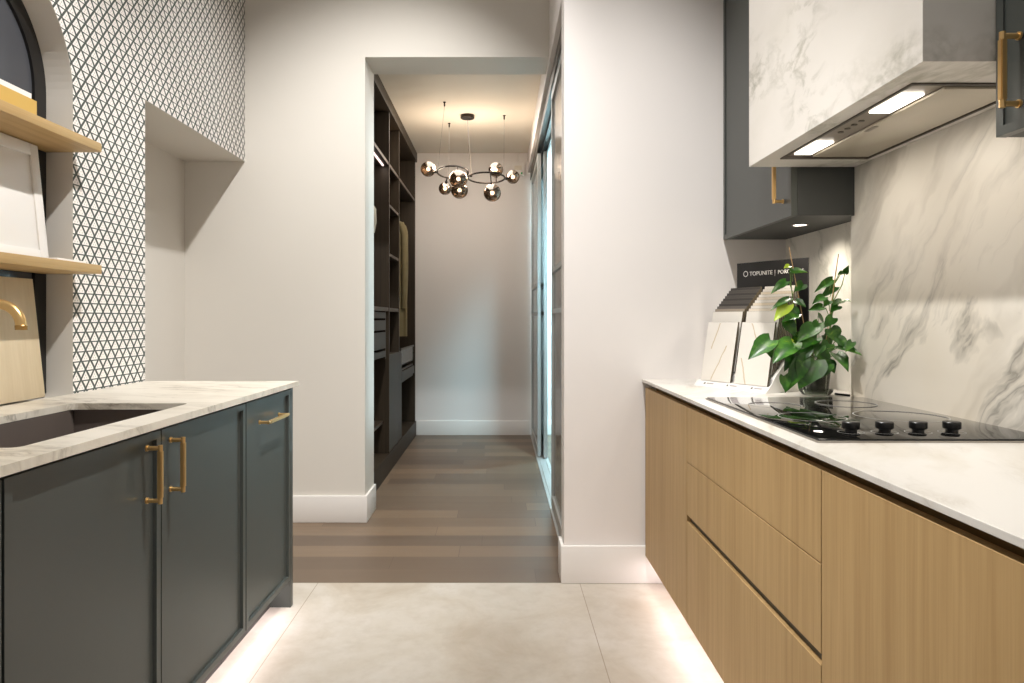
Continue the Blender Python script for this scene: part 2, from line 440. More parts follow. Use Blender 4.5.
# left wall with an arched recess and an opening beside it
AY, AZ, AR = 2.066, 2.0, .384
def wall_left():
    mb = MB(); x = XL; Y0 = -2.6; Y1 = 2.95; zt = HC; zb = .0
    ya, yb = AY - AR, AY + AR; nb = .93
    mb.quad((x, Y0, zb), (x, ya, zb), (x, ya, zt), (x, Y0, zt))
    mb.quad((x, yb, zb), (x, Y1, zb), (x, Y1, zt), (x, yb, zt))
    mb.quad((x, ya, zb), (x, yb, zb), (x, yb, nb), (x, ya, nb))
    n = 48
    arc = [(AY - AR * cos(pi * k / n), AZ + AR * sin(pi * k / n)) for k in range(n + 1)]
    for k in range(n):
        (y0, z0), (y1, z1) = arc[k], arc[k + 1]
        mb.quad((x, y0, z0), (x, y1, z1), (x, y1, zt), (x, y0, zt))
    mb.quad((x, Y1, 2.148), (x, YB, 2.148), (x, YB, zt), (x, Y1, zt))
    # reveal of the arch (plain paint), recess behind
    xb = XL - .112
    loop = [(ya, nb), (ya, AZ)] + arc[1:-1] + [(yb, AZ), (yb, nb)]
    for k in range(len(loop) - 1):
        (y0, z0), (y1, z1) = loop[k], loop[k + 1]
        mb.quad((x, y0, z0), (xb, y0, z0), (xb, y1, z1), (x, y1, z1), mi=1)
    mb.quad((x, ya, nb), (x, yb, nb), (xb, yb, nb), (xb, ya, nb), mi=1)
    mb.quad((xb, Y0, zb), (xb, Y1, zb), (xb, Y1, zt), (xb, Y0, zt), mi=1)
    # end of the wall beside the opening, soffit of the opening and its back
    xr = -1.873
    mb.quad((x, Y1, zb), (xr, Y1, zb), (xr, Y1, 2.148), (x, Y1, 2.148), mi=1)
    mb.quad((x, Y1, 2.148), (xr, Y1, 2.148), (xr, YB, 2.148), (x, YB, 2.148), mi=1)
    mb.quad((xr, Y1, zb), (xr, YB, zb), (xr, YB, 2.148), (xr, Y1, 2.148), mi=1)
    bmesh.ops.remove_doubles(mb.bm, verts=mb.bm.verts, dist=1e-5)
    return mb
structure(wall_left(), 'wall_left', ['wallpaper', 'cream'], loc=(0, 0, 0), smooth=0)

# back wall with the tall opening
mb = MB()
mb.box(-1.95, -.798, YB, 4.40, 0, HC); mb.box(-.798, .30, YB, 4.40, 2.77, HC)
structure(mb, 'wall_back', 'cream', smooth=0)
# end wall block beside the opening, header over the sliding doors
mb = MB(); mb.box(.299, 1.60, YE, 3.30, 0, HC)
structure(mb, 'wall_end', 'white', smooth=0)
mb = MB(); mb.box(.299, .46, 3.30, 7.25, 2.735, HC)
structure(mb, 'wall_partition', 'white', smooth=0)
structure(MB().box(XR, XR + .15, -2.6, YE, 0, HC), 'wall_right', 'white', smooth=0)
structure(MB().box(-1.8, .46, 7.2, 7.35, 0, HC), 'wall_wardrobe', 'white', smooth=0)
structure(MB().box(-1.62, -1.50, 4.40, 7.2, 0, 3.0), 'wall_wardrobe_left', 'cream', smooth=0)
mb = MB(); mb.box(.46, 2.7, 7.2, 7.35, 0, HC); mb.box(2.6, 2.7, 3.3, 7.2, 0, HC); mb.box(1.6, 2.6, 3.2, 3.3, 0, HC); mb.box(.46, 2.7, 3.2, 7.35, 2.9, 3.0)
structure(mb, 'wall_far_room', 'white', smooth=0)
def board(name, x0, x1, y0, y1, h=.16):
    return structure(MB().box(x0, x1, y0, y1, 0, h, .004), name, 'trim')
board('baseboard_back', -1.87, -.783, 4.094, YB)
board('baseboard_jamb', -.798, -.783, YB, 4.40)
board('baseboard_end', .283, 1.30, 3.153, YE, .172)
board('baseboard_return', .283, .299, YE, 3.30, .172)
board('baseboard_wardrobe', -.86, .32, 7.185, 7.2, .15)
board('baseboard_far_room', .47, 2.6, 7.185, 7.2, .15)

# ------------------------------------------------------------------ handles
def bar_handle(parent, p0, p1, off, proj, r=.0062):
    """brass bar between p0 and p1 on a face; proj = direction off the face"""
    p0, p1 = Vector(p0), Vector(p1); d = (p1 - p0).normalized(); q = Vector(proj)
    mb = MB()
    a, b = p0 + q * off, p1 + q * off
    side = d.cross(q)
    # square-section grip with softened edges and stepped ends
    def sq(A, B, h, bev):
        vs = []
        for P in (A, B):
            for i, j in ((-1, -1), (1, -1), (1, 1), (-1, 1)): vs.append(mb.bm.verts.new(P + side * h * i + q * h * j))
        fs = [mb.bm.faces.new([vs[k] for k in f]) for f in ((0, 1, 2, 3), (7, 6, 5, 4), (0, 4, 5, 1), (1, 5, 6, 2), (2, 6, 7, 3), (3, 7, 4, 0))]
        bmesh.ops.bevel(mb.bm, geom=list({e for f in fs for e in f.edges}), offset=bev, segments=2, affect='EDGES')
    sq(a + d * .014, b - d * .014, r, .0018)
    mb.tube([a, a + d * .016], r * .95, 12); mb.tube([b - d * .016, b], r * .95, 12)
    h = build(mb, 'handle', 'brass', parent)
    h['label'] = 'brass bar handle'
    for P, Q in ((p0 + d * .008, a + d * .008), (p1 - d * .008, b - d * .008)):
        f = MB(); f.tube([P, Q], .0058, 12); f.tube([P, P + q * .004], .0085, 12)
        for v in f.bm.verts: pass
        bmesh.ops.recalc_face_normals(f.bm, faces=f.bm.faces)
        # feet join the handle mesh so that the handle stays one sub-part
        tmp = bpy.data.meshes.new('foot'); bmesh.ops.translate(f.bm, verts=f.bm.verts, vec=-WORLD[parent]); f.bm.to_mesh(tmp); f.bm.free()
        bm = bmesh.new(); bm.from_mesh(h.data); bm.from_mesh(tmp); bm.to_mesh(h.data); bm.free(); bpy.data.meshes.remove(tmp)
    h.data.polygons.foreach_set('use_smooth', [True] * len(h.data.polygons)); h.data.set_sharp_from_angle(angle=radians(32))
    return h

def framed_front(x, sx, y0, y1, z0, z1, fr=.021, t=.022, rec=.011):
    """flat front with a slim raised border; face at x, thickness away from the aisle (sx = direction of the face)"""
    mb = MB()
    xb = x - sx * t; xr = x - sx * rec
    lo, hi = min(xb, xr), max(xb, xr)
    mb.box(lo, hi, y0, y1, z0, z1)
    lo, hi = min(xr, x), max(xr, x)
    for a, b, c, d in ((y0, y0 + fr, z0, z1), (y1 - fr, y1, z0, z1), (y0 + fr, y1 - fr, z0, z0 + fr), (y0 + fr, y1 - fr, z1 - fr, z1)):
        mb.box(lo, hi, a, b, c, d)
    return mb

# ------------------------------------------------------------------ left base cabinets
FXL = -.872
KT = .024; PIV = Vector((FXL, 2.95, 0))
REAR = -1.455
def turn(o):
    d = o.location - PIV
    o.location = PIV + Matrix.Rotation(-KT, 3, 'Z') @ d; o.rotation_euler.z = -KT
def left_cabinet(name, y0, y1, label, doors, end_panel=False):
    r = root(name, (-1.19, (y0 + y1) / 2, 0), label, 'cabinet', 'dark slate base cabinets on the left')
    mb = MB(); mb.box(REAR, FXL - .021, y0, y1, .115, .16); mb.box(REAR, REAR + .018, y0, y1, .16, .92)
    mb.box(REAR + .018, FXL - .021, y0, y0 + .018, .16, .92); mb.box(REAR + .018, FXL - .021, y1 - .018, y1, .16, .92)
    mb.box(REAR + .018, REAR + .08, y0 + .018, y1 - .018, .88, .92); mb.box(-.93, FXL - .021, y0 + .018, y1 - .018, .905, .92)
    build(mb, 'carcass', 'slate_dark', r)
    build(MB().box(-.975, -.96, y0, y1, 0, .115), 'plinth', 'kick', r)
    for (a, b, hnd) in doors:
        d = build(framed_front(FXL, 1, a + .0025, b - .0025, .118, .915), 'door', 'slate', r, smooth=0)
        if hnd: bar_handle(d, *hnd, .036, (1, 0, 0))
    if end_panel:
        build(MB().box(REAR, FXL, y1, y1 + .03, 0, .922, .0015), 'end_panel', 'slate', r)
    turn(r)
    return r
left_cabinet('base_cabinet', 2.415, 2.892, 'slate base cabinet at the far end of the left worktop with a horizontal brass handle',
             [(2.415, 2.892, ((FXL, 2.53, .83), (FXL, 2.755, .83)))], True)
left_cabinet('sink_cabinet', 1.270, 2.412, 'two-door slate cabinet under the sink with a facing pair of upright brass handles',
             [(1.270, 1.836, ((FXL, 1.762, .738), (FXL, 1.762, .888))), (1.836, 2.412, ((FXL, 1.883, .738), (FXL, 1.883, .888)))])
left_cabinet('base_cabinet', .60, 1.267, 'slate base cabinet cut off by the left picture edge', [(.60, 1.267, None)])

# worktop with the sink cut-out
SX0, SX1, SY0, SY1 = -1.325, -.955, 1.42, 2.17
ZL = .945
def slab_hole(x0, x1, y0, y1, hx0, hx1, hy0, hy1, z0, z1):
    mb = MB()
    rr = .02
    def rect(x0, x1, y0, y1): return [(x0, y0), (x1, y0), (x1, y1), (x0, y1)]
    hole = []
    for cx, cy, a0 in ((hx0 + rr, hy0 + rr, 180), (hx1 - rr, hy0 + rr, 270), (hx1 - rr, hy1 - rr, 0), (hx0 + rr, hy1 - rr, 90)):
        for k in range(5): hole.append((cx + rr * cos(radians(a0 + 22.5 * k)), cy + rr * sin(radians(a0 + 22.5 * k))))
    outer = rect(x0, x1, y0, y1)
    for z, flip in ((z1, False), (z0, True)):
        o = [mb.bm.verts.new((x, y, z)) for x, y in outer]; h = [mb.bm.verts.new((x, y, z)) for x, y in hole]
        for q in range(4):
            seg = h[q * 5:(q + 1) * 5]
            for k in range(4): mb.bm.faces.new((o[q], seg[k], seg[k + 1]))
            mb.bm.faces.new((o[q], seg[4], h[((q + 1) * 5) % 20], o[(q + 1) % 4]))
    def side(lp):
        n = len(lp)
        for i in range(n):
            a, b = lp[i], lp[(i + 1) % n]
            mb.quad((a[0], a[1], z0), (b[0], b[1], z0), (b[0], b[1], z1), (a[0], a[1], z1))
    side(outer); side(hole)
    bmesh.ops.remove_doubles(mb.bm, verts=mb.bm.verts, dist=1e-5)
    return mb
sm = slab_hole(-1.5115, -.855, .45, 2.95, SX0, SX1, SY0, SY1, ZL - .02, ZL)
for v in sm.bm.verts:
    if v.co.x > -1.5: v.co.x -= KT * (2.95 - v.co.y)
w = build(sm, 'worktop', 'marble_left', smooth=0)
tag(w, 'pale marble worktop with sink cut-out on the dark left cabinets', 'worktop')
r = root('sink', ((SX0 + SX1) / 2, (SY0 + SY1) / 2, .70), 'grey brown undermount sink set into the left worktop', 'sink')
mb = MB(); d = .012; zb = .73
mb.box(SX0 - d, SX1 + d, SY0 - d, SY1 + d, zb - d, zb)
mb.box(SX0 - d, SX0 - .001, SY0 - d, SY1 + d, zb, ZL - .021); mb.box(SX1 + .001, SX1 + d, SY0 - d, SY1 + d, zb, ZL - .021)
mb.box(SX0 - .001, SX1 + .001, SY0 - d, SY0 - .001, zb, ZL - .021); mb.box(SX0 - .001, SX1 + .001, SY1 + .001, SY1 + d, zb, ZL - .021)
build(mb, 'basin', 'sink', r, smooth=0)
build(MB().lathe([(0, .001), (.032, .001), (.038, .004), (.042, .001), (.042, 0), (0, 0)], ((SX0 + SX1) / 2, 1.8, zb), 24), 'drain', 'steel', r)
turn(r)

# faucet
FY = 1.70
r = root('faucet', (-1.425, FY, ZL), 'brushed brass gooseneck faucet over the sink', 'faucet')
build(MB().lathe([(0, 0), (.027, 0), (.027, .006), (.021, .012), (.019, .06), (0, .06)], (-1.425, FY, ZL)), 'base', 'brass', r)
pts = [(-1.425, FY, ZL + .05), (-1.425, FY, 1.185)]
for k in range(1, 9): a = pi - k * pi / 16; pts.append((-1.365 + .06 * cos(a), FY, 1.185 + .065 * sin(a)))
pts.append((-1.30, FY, 1.2495)); pts.append((-1.235, FY, 1.247))
for k in range(1, 9): a = pi / 2 - k * pi / 16; pts.append((-1.235 + .058 * cos(a), FY, 1.191 + .056 * sin(a)))
build(MB().tube(pts, .0125, 16), 'spout', 'brass', r)
tp = Vector(pts[-1])
build(MB().lathe([(0, 0), (.0135, 0), (.0138, .01), (.0125, .012), (0, .012)], (tp.x, tp.y, tp.z - .008), 20), 'outlet', 'brass_dark', r)
build(MB().tube([(-1.425, FY - .018, ZL + .04), (-1.425, FY - .075, ZL + .065)], [.007, .005]), 'lever', 'brass', r)

# arched back panel
XB = XL - .1115
def arch_loop(R, z0):
    n = 40
    return [(AY - R, z0)] + [(AY - R * cos(pi * k / n), AZ + R * sin(pi * k / n)) for k in range(n + 1)] + [(AY + R, z0)]
r = root('arched_panel', (XB, AY, .946), 'slate grey arched panel with a black border lining the wall niche', 'panel')
o = arch_loop(AR - .002, .946); i_ = arch_loop(AR - .062, .946)
mb = MB()
for a in range(len(o) - 1):
    P, Q, R_, S = o[a], o[a + 1], i_[a + 1], i_[a]
    for x in (XB + .001, XB + .018):
        mb.quad((x, *P), (x, *Q), (x, *R_), (x, *S))
    mb.quad((XB + .001, *P), (XB + .001, *Q), (XB + .018, *Q), (XB + .018, *P))
    mb.quad((XB + .001, *S), (XB + .001, *R_), (XB + .018, *R_), (XB + .018, *S))
bmesh.ops.remove_doubles(mb.bm, verts=mb.bm.verts, dist=1e-5)
build(mb, 'border', 'black', r)
mb = MB(); mb.prism(i_, lambda y, z, a: (a, y, z), XB + .002, XB + .008)
build(mb, 'sheet', 'slate_glass', r)

# shelves and what stands on them
SHX = -1.407
for z0, lab in ((1.80, 'upper thick oak shelf in the arched niche'), (1.369, 'lower thick oak shelf in the arched niche')):
    s = build(MB().box(XL - .092, SHX, AY - AR + .004, AY + AR - .006, z0, z0 + .031, .0015), 'wall_shelf', 'oak_shelf')
    tag(s, lab, 'shelf', 'oak niche shelves')
zs = 1.831
r = root('book', (-1.52, 2.06, zs), 'thick yellow covered book lying on the upper oak shelf', 'book', 'books on the upper shelf')
mb = MB(); mb.box(-1.603, -1.497, 1.80, 2.235, zs, zs + .003); mb.box(-1.603, -1.497, 1.80, 2.235, zs + .081, zs + .084); mb.box(-1.500, -1.497, 1.80, 2.235, zs + .003, zs + .081)
build(mb, 'cover', 'yellow', r)
build(MB().box(-1.60, -1.5005, 1.805, 2.231, zs + .0032, zs + .0808), 'pages', 'paper', r)
r = root('book', (-1.52, 2.05, zs + .0842), 'white covered book lying on top of the yellow book', 'book', 'books on the upper shelf')
mb = MB(); z2 = zs + .0842; mb.box(-1.60, -1.503, 1.82, 2.218, z2, z2 + .002); mb.box(-1.60, -1.503, 1.82, 2.218, z2 + .017, z2 + .019); mb.box(-1.506, -1.503, 1.82, 2.218, z2 + .002, z2 + .017)
build(mb, 'cover', 'paper', r); build(MB().box(-1.598, -1.5065, 1.823, 2.215, z2 + .0022, z2 + .0168), 'pages', 'standwhite', r)

def leaning(name, mb_fn, xb, xt, z0, z1): pass
def lean_board(xb, xt, y0, y1, z0, z1, t, bev=.001):
    mb = MB(); dx = (xt - xb) / (z1 - z0)
    mb.box(-t, 0, y0, y1, 0, z1 - z0, bev)
    for v in mb.bm.verts: v.co.x += xb + dx * v.co.z; v.co.z += z0
    return mb, dx
r = root('sample_door', (-1.54, 2.08, 1.401), 'white framed sample door leaning on the lower oak shelf', 'sample door')
z0, z1 = 1.4005, 1.797
mb, dx = lean_board(-1.532, -1.572, 1.75, 2.342, z0, z1, .012)
build(mb, 'panel', 'trim', r)
mb = MB()
for a, b, c, d in ((1.75, 1.79, 0, z1 - z0), (2.302, 2.342, 0, z1 - z0), (1.79, 2.302, 0, .04), (1.79, 2.302, z1 - z0 - .04, z1 - z0)):
    mb.box(.0002, .006, a, b, c, d, .001)
for v in mb.bm.verts: v.co.x += -1.532 + dx * v.co.z; v.co.z += z0
build(mb, 'frame', 'trim', r)
tag(build(MB().box(-1.5, -1.43, 2.235, 2.39, 1.4005, 1.409, .001), 'acrylic_block', 'paper'), 'thin white card holder lying on the lower oak shelf edge', 'card holder')
mb, dx = lean_board(-1.545, -1.588, 1.72, 2.35, .9455, 1.346, .011)
tag(build(mb, 'wood_board', 'maple'), 'pale wood sample board leaning in the niche behind the faucet', 'board')

# ------------------------------------------------------------------ right base cabinets
FXR = .668
ZR = .934
def right_cabinet(name, y0, y1, label, fronts):
    r = root(name, (1.0, (y0 + y1) / 2, 0), label, 'cabinet', 'oak base cabinets on the right')
    mb = MB(); x0 = FXR + .0215
    mb.box(x0, 1.322, y0, y1, .128, .146); mb.box(1.306, 1.322, y0, y1, .146, .86)
    mb.box(x0, 1.306, y0, y0 + .018, .146, .86); mb.box(x0, 1.306, y1 - .018, y1, .146, .86)
    build(mb, 'carcass', 'oak', r)
    build(MB().box(FXR + .05, FXR + .066, y0, y1, .862, .9205), 'finger_channel', 'channel', r)
    build(MB().box(FXR + .09, FXR + .106, y0, y1, 0, .127), 'plinth', 'trim', r)
    for nm, z0, z1 in fronts:
        d = build(MB().box(FXR, FXR + .021, y0 + .0005, y1 - .0005, z0, z1, .0006, 1), nm, 'oak', r)
        if nm == 'drawer' and z1 < .6:
            build(MB().box(FXR + .012, FXR + .020, y0 + .004, y1 - .004, z1 + .001, z1 + .0225), 'finger_groove', 'black', d)
    return r
right_cabinet('base_cabinet', 2.455, 3.150, 'oak base cabinet with one plain front against the end wall', [('door', .130, .897)])
right_cabinet('drawer_cabinet', 1.432, 2.452, 'wide oak drawer cabinet below the hob', [('drawer', .7035, .897), ('drawer', .515, .7005), ('drawer', .130, .491)])
right_cabinet('base_cabinet', .40, 1.429, 'plain oak base cabinet nearest the camera on the right', [('door', .130, .897)])
w = build(MB().box(.658, 1.3245, .30, YE - .0005, ZR - .013, ZR, .001), 'worktop', 'marble_top', smooth=0)
tag(w, 'white marble worktop on the oak cabinets', 'worktop')

# backsplash
XP = 1.254
b = build(MB().box(XP, XR - .001, .30, 2.458, ZR + .0005, 2.6, .001), 'backsplash', 'marble_splash', smooth=0)
tag(b, 'thick veined marble backsplash slab behind the hob', 'backsplash')
b = build(MB().box(XR - .008, XR - .0005, 2.4585, YE - .0005, ZR + .0005, 1.575), 'backsplash', 'marble_pale', smooth=0)
tag(b, 'pale marble backsplash strip below the far wall cabinet', 'backsplash')

# hob
HX0, HX1, HY0, HY1 = .708, 1.250, 1.535, 2.366
r = root('induction_hob', ((HX0 + HX1) / 2, (HY0 + HY1) / 2, ZR), 'black glass hob with four knobs set on the white marble worktop', 'hob')
build(MB().box(HX0, HX1, HY0, HY1, ZR + .0003, ZR + .0045, .001), 'rim', 'steel', r)
build(MB().box(HX0 + .004, HX1 - .004, HY0 + .004, HY1 - .004, ZR + .0046, ZR + .0085, .001), 'glass', 'hobglass', r)
zg = ZR + .0086
def ring(cx, cy, R, w=.0016, n=64):
    mb = MB(); mb.lathe([(R - w, 0), (R + w, 0), (R + w, .0002), (R - w, .0002)], (cx, cy, zg), n, True); return mb
for cx, cy, R in ((1.107, 1.904, .116), (1.10, 2.19, .088), (.855, 1.885, .086), (.86, 2.15, .078)):
    build(ring(cx, cy, R), 'burner_ring', 'ringprint', r)
for k in range(4):
    kx = .832 + .0797 * k; ky = 1.632
    build(ring(kx, ky, .0285, .0008, 32), 'dial_ring', 'ringprint', r)
    build(MB().lathe([(0, 0), (.013, 0), (.013, .006), (.0185, .0085), (.0195, .011), (.0195, .023), (.018, .025), (0, .0255)], (kx, ky, zg + .0004), 28), 'knob', 'knob', r)

# upper cabinets
def upper_cabinet(y0, y1, label, hy, hz, far, zb=1.575):
    r = root('wall_cabinet', (1.15, (y0 + y1) / 2, 1.575), label, 'cabinet', 'dark slate wall cabinets')
    zt = 3.0
    xb = XP - .001
    mb = MB(); mb.box(1.052, xb, y0, y1, zb, zt)
    if far: mb.box(xb, XR - .009, 2.460, y1, zb, zt)
    build(mb, 'carcass', 'slate_dark', r, smooth=0)
    d = build(framed_front(1.030, -1, y0, y1 - .001, zb - .001, zt, .02, .021, .004), 'door', 'slate', r, smooth=0)
    bar_handle(d, (1.030, hy, hz), (1.030, hy, hz + .15), .034, (-1, 0, 0))
    return r
far_cab = upper_cabinet(2.432, 3.168, 'dark slate wall cabinet beyond the hood, by the end wall', 2.50, 1.628, True)
upper_cabinet(.70, 1.431, 'dark slate wall cabinet on the near side of the hood', 1.365, 1.628, False, 1.587)
pk = build(MB().lathe([(.024, 0), (.03, 0), (.03, -.004), (.024, -.004)], (1.16, 2.66, 1.575), 24, True), 'puck_light', 'steel', far_cab)
pk['label'] = 'small round lit puck light'
build(MB().lathe([(0, 0), (.0235, 0), (.0235, -.003), (0, -.003)], (1.16, 2.66, 1.575), 24), 'lens', 'ledpanel', pk)

# hood
r = root('range_hood', (1.06, 1.93, 1.742), 'boxed marble range hood with two lit panels above the hob', 'hood')
X0, X1, Y0, Y1, Z0, Z1 = .88, XP - .001, 1.433, 2.428, 1.745, 2.75
IX0, IX1, IY0, IY1 = .935, 1.226, 1.562, 2.295
mb = MB()
for a in ((X0, X0 + .02, Y0, Y1), (X1 - .01, X1, Y0, Y1), (X0 + .02, X1 - .01, Y0, Y0 + .02), (X0 + .02, X1 - .01, Y1 - .02, Y1)):
    mb.box(a[0], a[1], a[2], a[3], Z0, Z1)
mb.box(X0 + .02, IX0, Y0 + .02, Y1 - .02, Z0, Z0 + .02); mb.box(IX1, X1 - .01, Y0 + .02, Y1 - .02, Z0, Z0 + .02)
mb.box(IX0, IX1, Y0 + .02, IY0, Z0, Z0 + .02); mb.box(IX0, IX1, IY1, Y1 - .02, Z0, Z0 + .02)
mb.box(X0 + .02, X1 - .01, Y0 + .02, Y1 - .02, Z1 - .02, Z1)
hm = build(mb, 'shell', 'marble_hood', r, smooth=0)
mb = MB(); mb.box(IX0 + .001, IX1 - .001, IY0 + .001, IY1 - .001, Z0 + .004, Z0 + .03); 
build(mb, 'insert', 'hoodgrey', r)
mb = MB()
for a in ((IX0, IX0 + .007, IY0, IY1), (IX1 - .007, IX1, IY0, IY1), (IX0 + .007, IX1 - .007, IY0, IY0 + .009), (IX0 + .007, IX1 - .007, IY1 - .012, IY1)):
    mb.box(a[0], a[1], a[2], a[3], Z0 - .004, Z0 + .004)
build(mb, 'insert_frame', 'mark', r)
g = build(MB().box(1.030, IX1 - .014, IY0 + .035, IY1 - .03, Z0 - .003, Z0 + .003, .001), 'filter_panel', 'hoodpane', r)
build(MB().box(1.034, 1.048, 1.905, 1.955, Z0 - .0045, Z0 - .0031), 'latch', 'hoodgrey', g)
for ya, yb in ((1.645, 1.79), (2.09, 2.243)):
    build(MB().box(.960, 1.014, ya, yb, Z0 - .001, Z0 + .003), 'light_panel', 'ledpanel', r)
for k in range(4):
    yy = 1.875 + .038 * k
    mb = MB(); mb.lathe([(0, 0), (.008, 0), (.008, .002), (0, .002)], (.985, yy, Z0 + .002), 16); build(mb, 'control_button', 'mark', r)

# ------------------------------------------------------------------ sample stand
A = Vector((.808, 2.864, ZR)); B = Vector((.983, 2.545, ZR))
eu = (B - A).normalized(); en = Vector((-eu.y, eu.x, 0)); LEN = (B - A).length
r = root('sample_stand', tuple((A + B) / 2 + en * .11), 'white and black display stand for stone samples in the far corner of the marble worktop', 'display stand')
prof = [(0, .0005), (.236, .0005), (.236, .215), (.062, .062), (.050, .050), (.048, .024), (.020, .022), (.004, .004)]
def SP(n, z, u): q = A + eu * u + en * n; return (q.x, q.y, ZR + z)
build(MB().prism(prof, SP, 0, LEN), 'base', 'standwhite', r, smooth=0)
prof2 = [(-.001, .0005), (.238, .0005), (.238, .235), (.05, .062), (.03, .034), (-.001, .005)]
build(MB().prism(prof2, SP, LEN + .0005, LEN + .004), 'side_plate', 'standwhite', r, smooth=0)
bb = build(MB().obox(A, eu, en, .012, LEN - .002, .240, .246, .0005, .514), 'back_board', 'black', r, smooth=0)
bn = .2392
def BT(u0, z0):
    def f(c):
        q = A + eu * (u0 + c.x) + en * (bn - c.z); return Vector((q.x, q.y, ZR + z0 + c.y))
    return f
build(text_mesh('TOPUNITE', .0245, .0004, BT(.080, .458)), 'lettering', 'txt', bb, smooth=0)
build(text_mesh('|', .026, .0004, BT(.205, .457)), 'lettering', 'txtgrey', bb, smooth=0)
build(text_mesh('PORCELAIN', .0225, .0004, BT(.222, .458)), 'lettering', 'txt', bb, smooth=0)
mb = MB(); 
for k in range(24):
    a0, a1 = 2 * pi * k / 24 + .5, 2 * pi * (k + 1) / 24 + .5
    ps = [((.060) + R * cos(a), .012 + R * sin(a) ) for R, a in ((.0125, a0), (.0125, a1), (.0095, a1), (.0095, a0))]
    f = BT(0, .455); mb.quad(*[f(Vector((p[0], p[1], .0004))) for p in ps])
build(mb, 'logo', 'txt', bb, smooth=0, recalc=False)
# small marks on the sloping lip
def LT(u0, c):  # lip face from (n=.004,z=.004) to (.028,.026)
    d = Vector((.016, .018)).normalized(); nn = Vector((-d.y, d.x))
    n = .004 + d.x * c.y + nn.x * (.0006 + c.z); z = .004 + d.y * c.y + nn.y * (.0006 + c.z)
    q = A + eu * (u0 + c.x) + en * n; return Vector((q.x, q.y, ZR + z))
for u0 in (.045, .165, .285):
    mb = MB(); mb.quad(*[LT(u0, Vector(p)) for p in ((0, .009, 0), (.010, .009, 0), (.007, .018, 0), (.003, .018, 0))])
    build(mb, 'lip_mark', 'mark', r, smooth=0, recalc=False)
    mb = MB(); mb.quad(*[LT(u0, Vector(p)) for p in ((.016, .0105, 0), (.052, .0105, 0), (.052, .0165, 0), (.016, .0165, 0))])
    build(mb, 'lip_mark', 'txtgrey', r, smooth=0, recalc=False)
# the samples: two columns, stepping up to the back
TONES_L = [('gold_a', 'white gold-veined'), ('pale', 'off-white'), ('beige', 'greige'), ('greyd', 'mid grey'), ('char', 'charcoal'), ('dark', 'dark grey'), ('char', 'charcoal'), ('dark', 'dark grey'), ('char', 'charcoal'), ('dark', 'dark grey'), ('char', 'charcoal')]
TONES_R = [('gold_b', 'white gold-veined'), ('pale', 'off-white'), ('cream_s', 'cream'), ('pale', 'off-white'), ('beige2', 'sand'), ('pale', 'off-white'), ('cream_s', 'cream'), ('pale', 'off-white'), ('beige2', 'sand'), ('pale', 'off-white'), ('pale', 'off-white')]
def stone(nm, a, b):
    m = N(nm); n = m.noise(m.coord(), 8, 5, .6, .5); m.set(color=m.mix(n, rgb(*a), rgb(*b)), rough=.35); return m.m
SM = {'marble_tile': M['marble_tile'], 'pale': stone('off white sample', (238, 234, 227), (226, 219, 208)), 'cream_s': stone('cream sample', (236, 228, 214), (222, 208, 186)),
      'beige': stone('greige sample', (170, 158, 142), (148, 136, 122)), 'beige2': stone('sand sample', (222, 206, 178), (232, 222, 204)),
      'greyd': stone('mid grey sample', (110, 104, 98), (94, 88, 84)), 'dark': stone('dark grey sample', (84, 80, 76), (72, 68, 65)), 'char': stone('charcoal sample', (66, 62, 60), (54, 51, 49))}
ORD = ['first', 'second', 'third', 'fourth', 'fifth', 'sixth', 'seventh', 'eighth', 'ninth', 'tenth', 'eleventh']
LEAN = .19; TW, TH = .158, .240
def gold_tile(nm, lines):
    m = N(nm); co = m.coord(); sx = m.new('ShaderNodeSeparateXYZ'); m.l.new(co, sx.inputs[0])
    u = m.math('ADD', m.math('MULTIPLY', sx.outputs[0], eu.x), m.math('MULTIPLY', sx.outputs[1], eu.y))
    n = m.noise(co, 22, 4); u = m.math('ADD', u, m.math('MULTIPLY', m.math('SUBTRACT', n, .5), .012)); z = sx.outputs[2]
    col = m.mix(m.noise(co, 7, 4), rgb(240, 236, 230), rgb(229, 222, 212))
    for (ua, za), (ub, zb) in lines:
        k = (ub - ua) / (zb - za)
        d = m.math('ABSOLUTE', m.math('SUBTRACT', m.math('SUBTRACT', u, ua), m.math('MULTIPLY', m.math('SUBTRACT', z, za), k)))
        f = m.math('MULTIPLY', m.math('LESS_THAN', d, .0028), m.math('MULTIPLY', m.math('GREATER_THAN', z, min(za, zb)), m.math('LESS_THAN', z, max(za, zb))))
        col = m.mix(m.math('MULTIPLY', f, .55), col, rgb(184, 156, 96))
    m.set(color=col, rough=.3); return m.m
SM['gold_a'] = gold_tile('white sample with gold veins', [((.065, .235), (.035, .13)), ((.115, .145), (.055, .005))])
SM['gold_b'] = gold_tile('white sample with fine gold veins', [((.05, .235), (.09, .15)), ((.02, .10), (.055, .0))])
SM['edge'] = stone('sample body edge', (92, 82, 64), (70, 60, 46))
def tile_proto(mat):
    mb = MB(); O = Vector((0, 0, 0)); mb.obox(O, eu, en, 0, TW, 0, .0075, 0, TH, LEAN, .0006)
    me = build(mb, 'stone_sample', [mat, SM['edge']], loc=(0, 0, 0), smooth=0)
    for p in me.data.polygons:
        if p.normal.dot(en) > -.7: p.material_index = 1
    return me
protos = {}
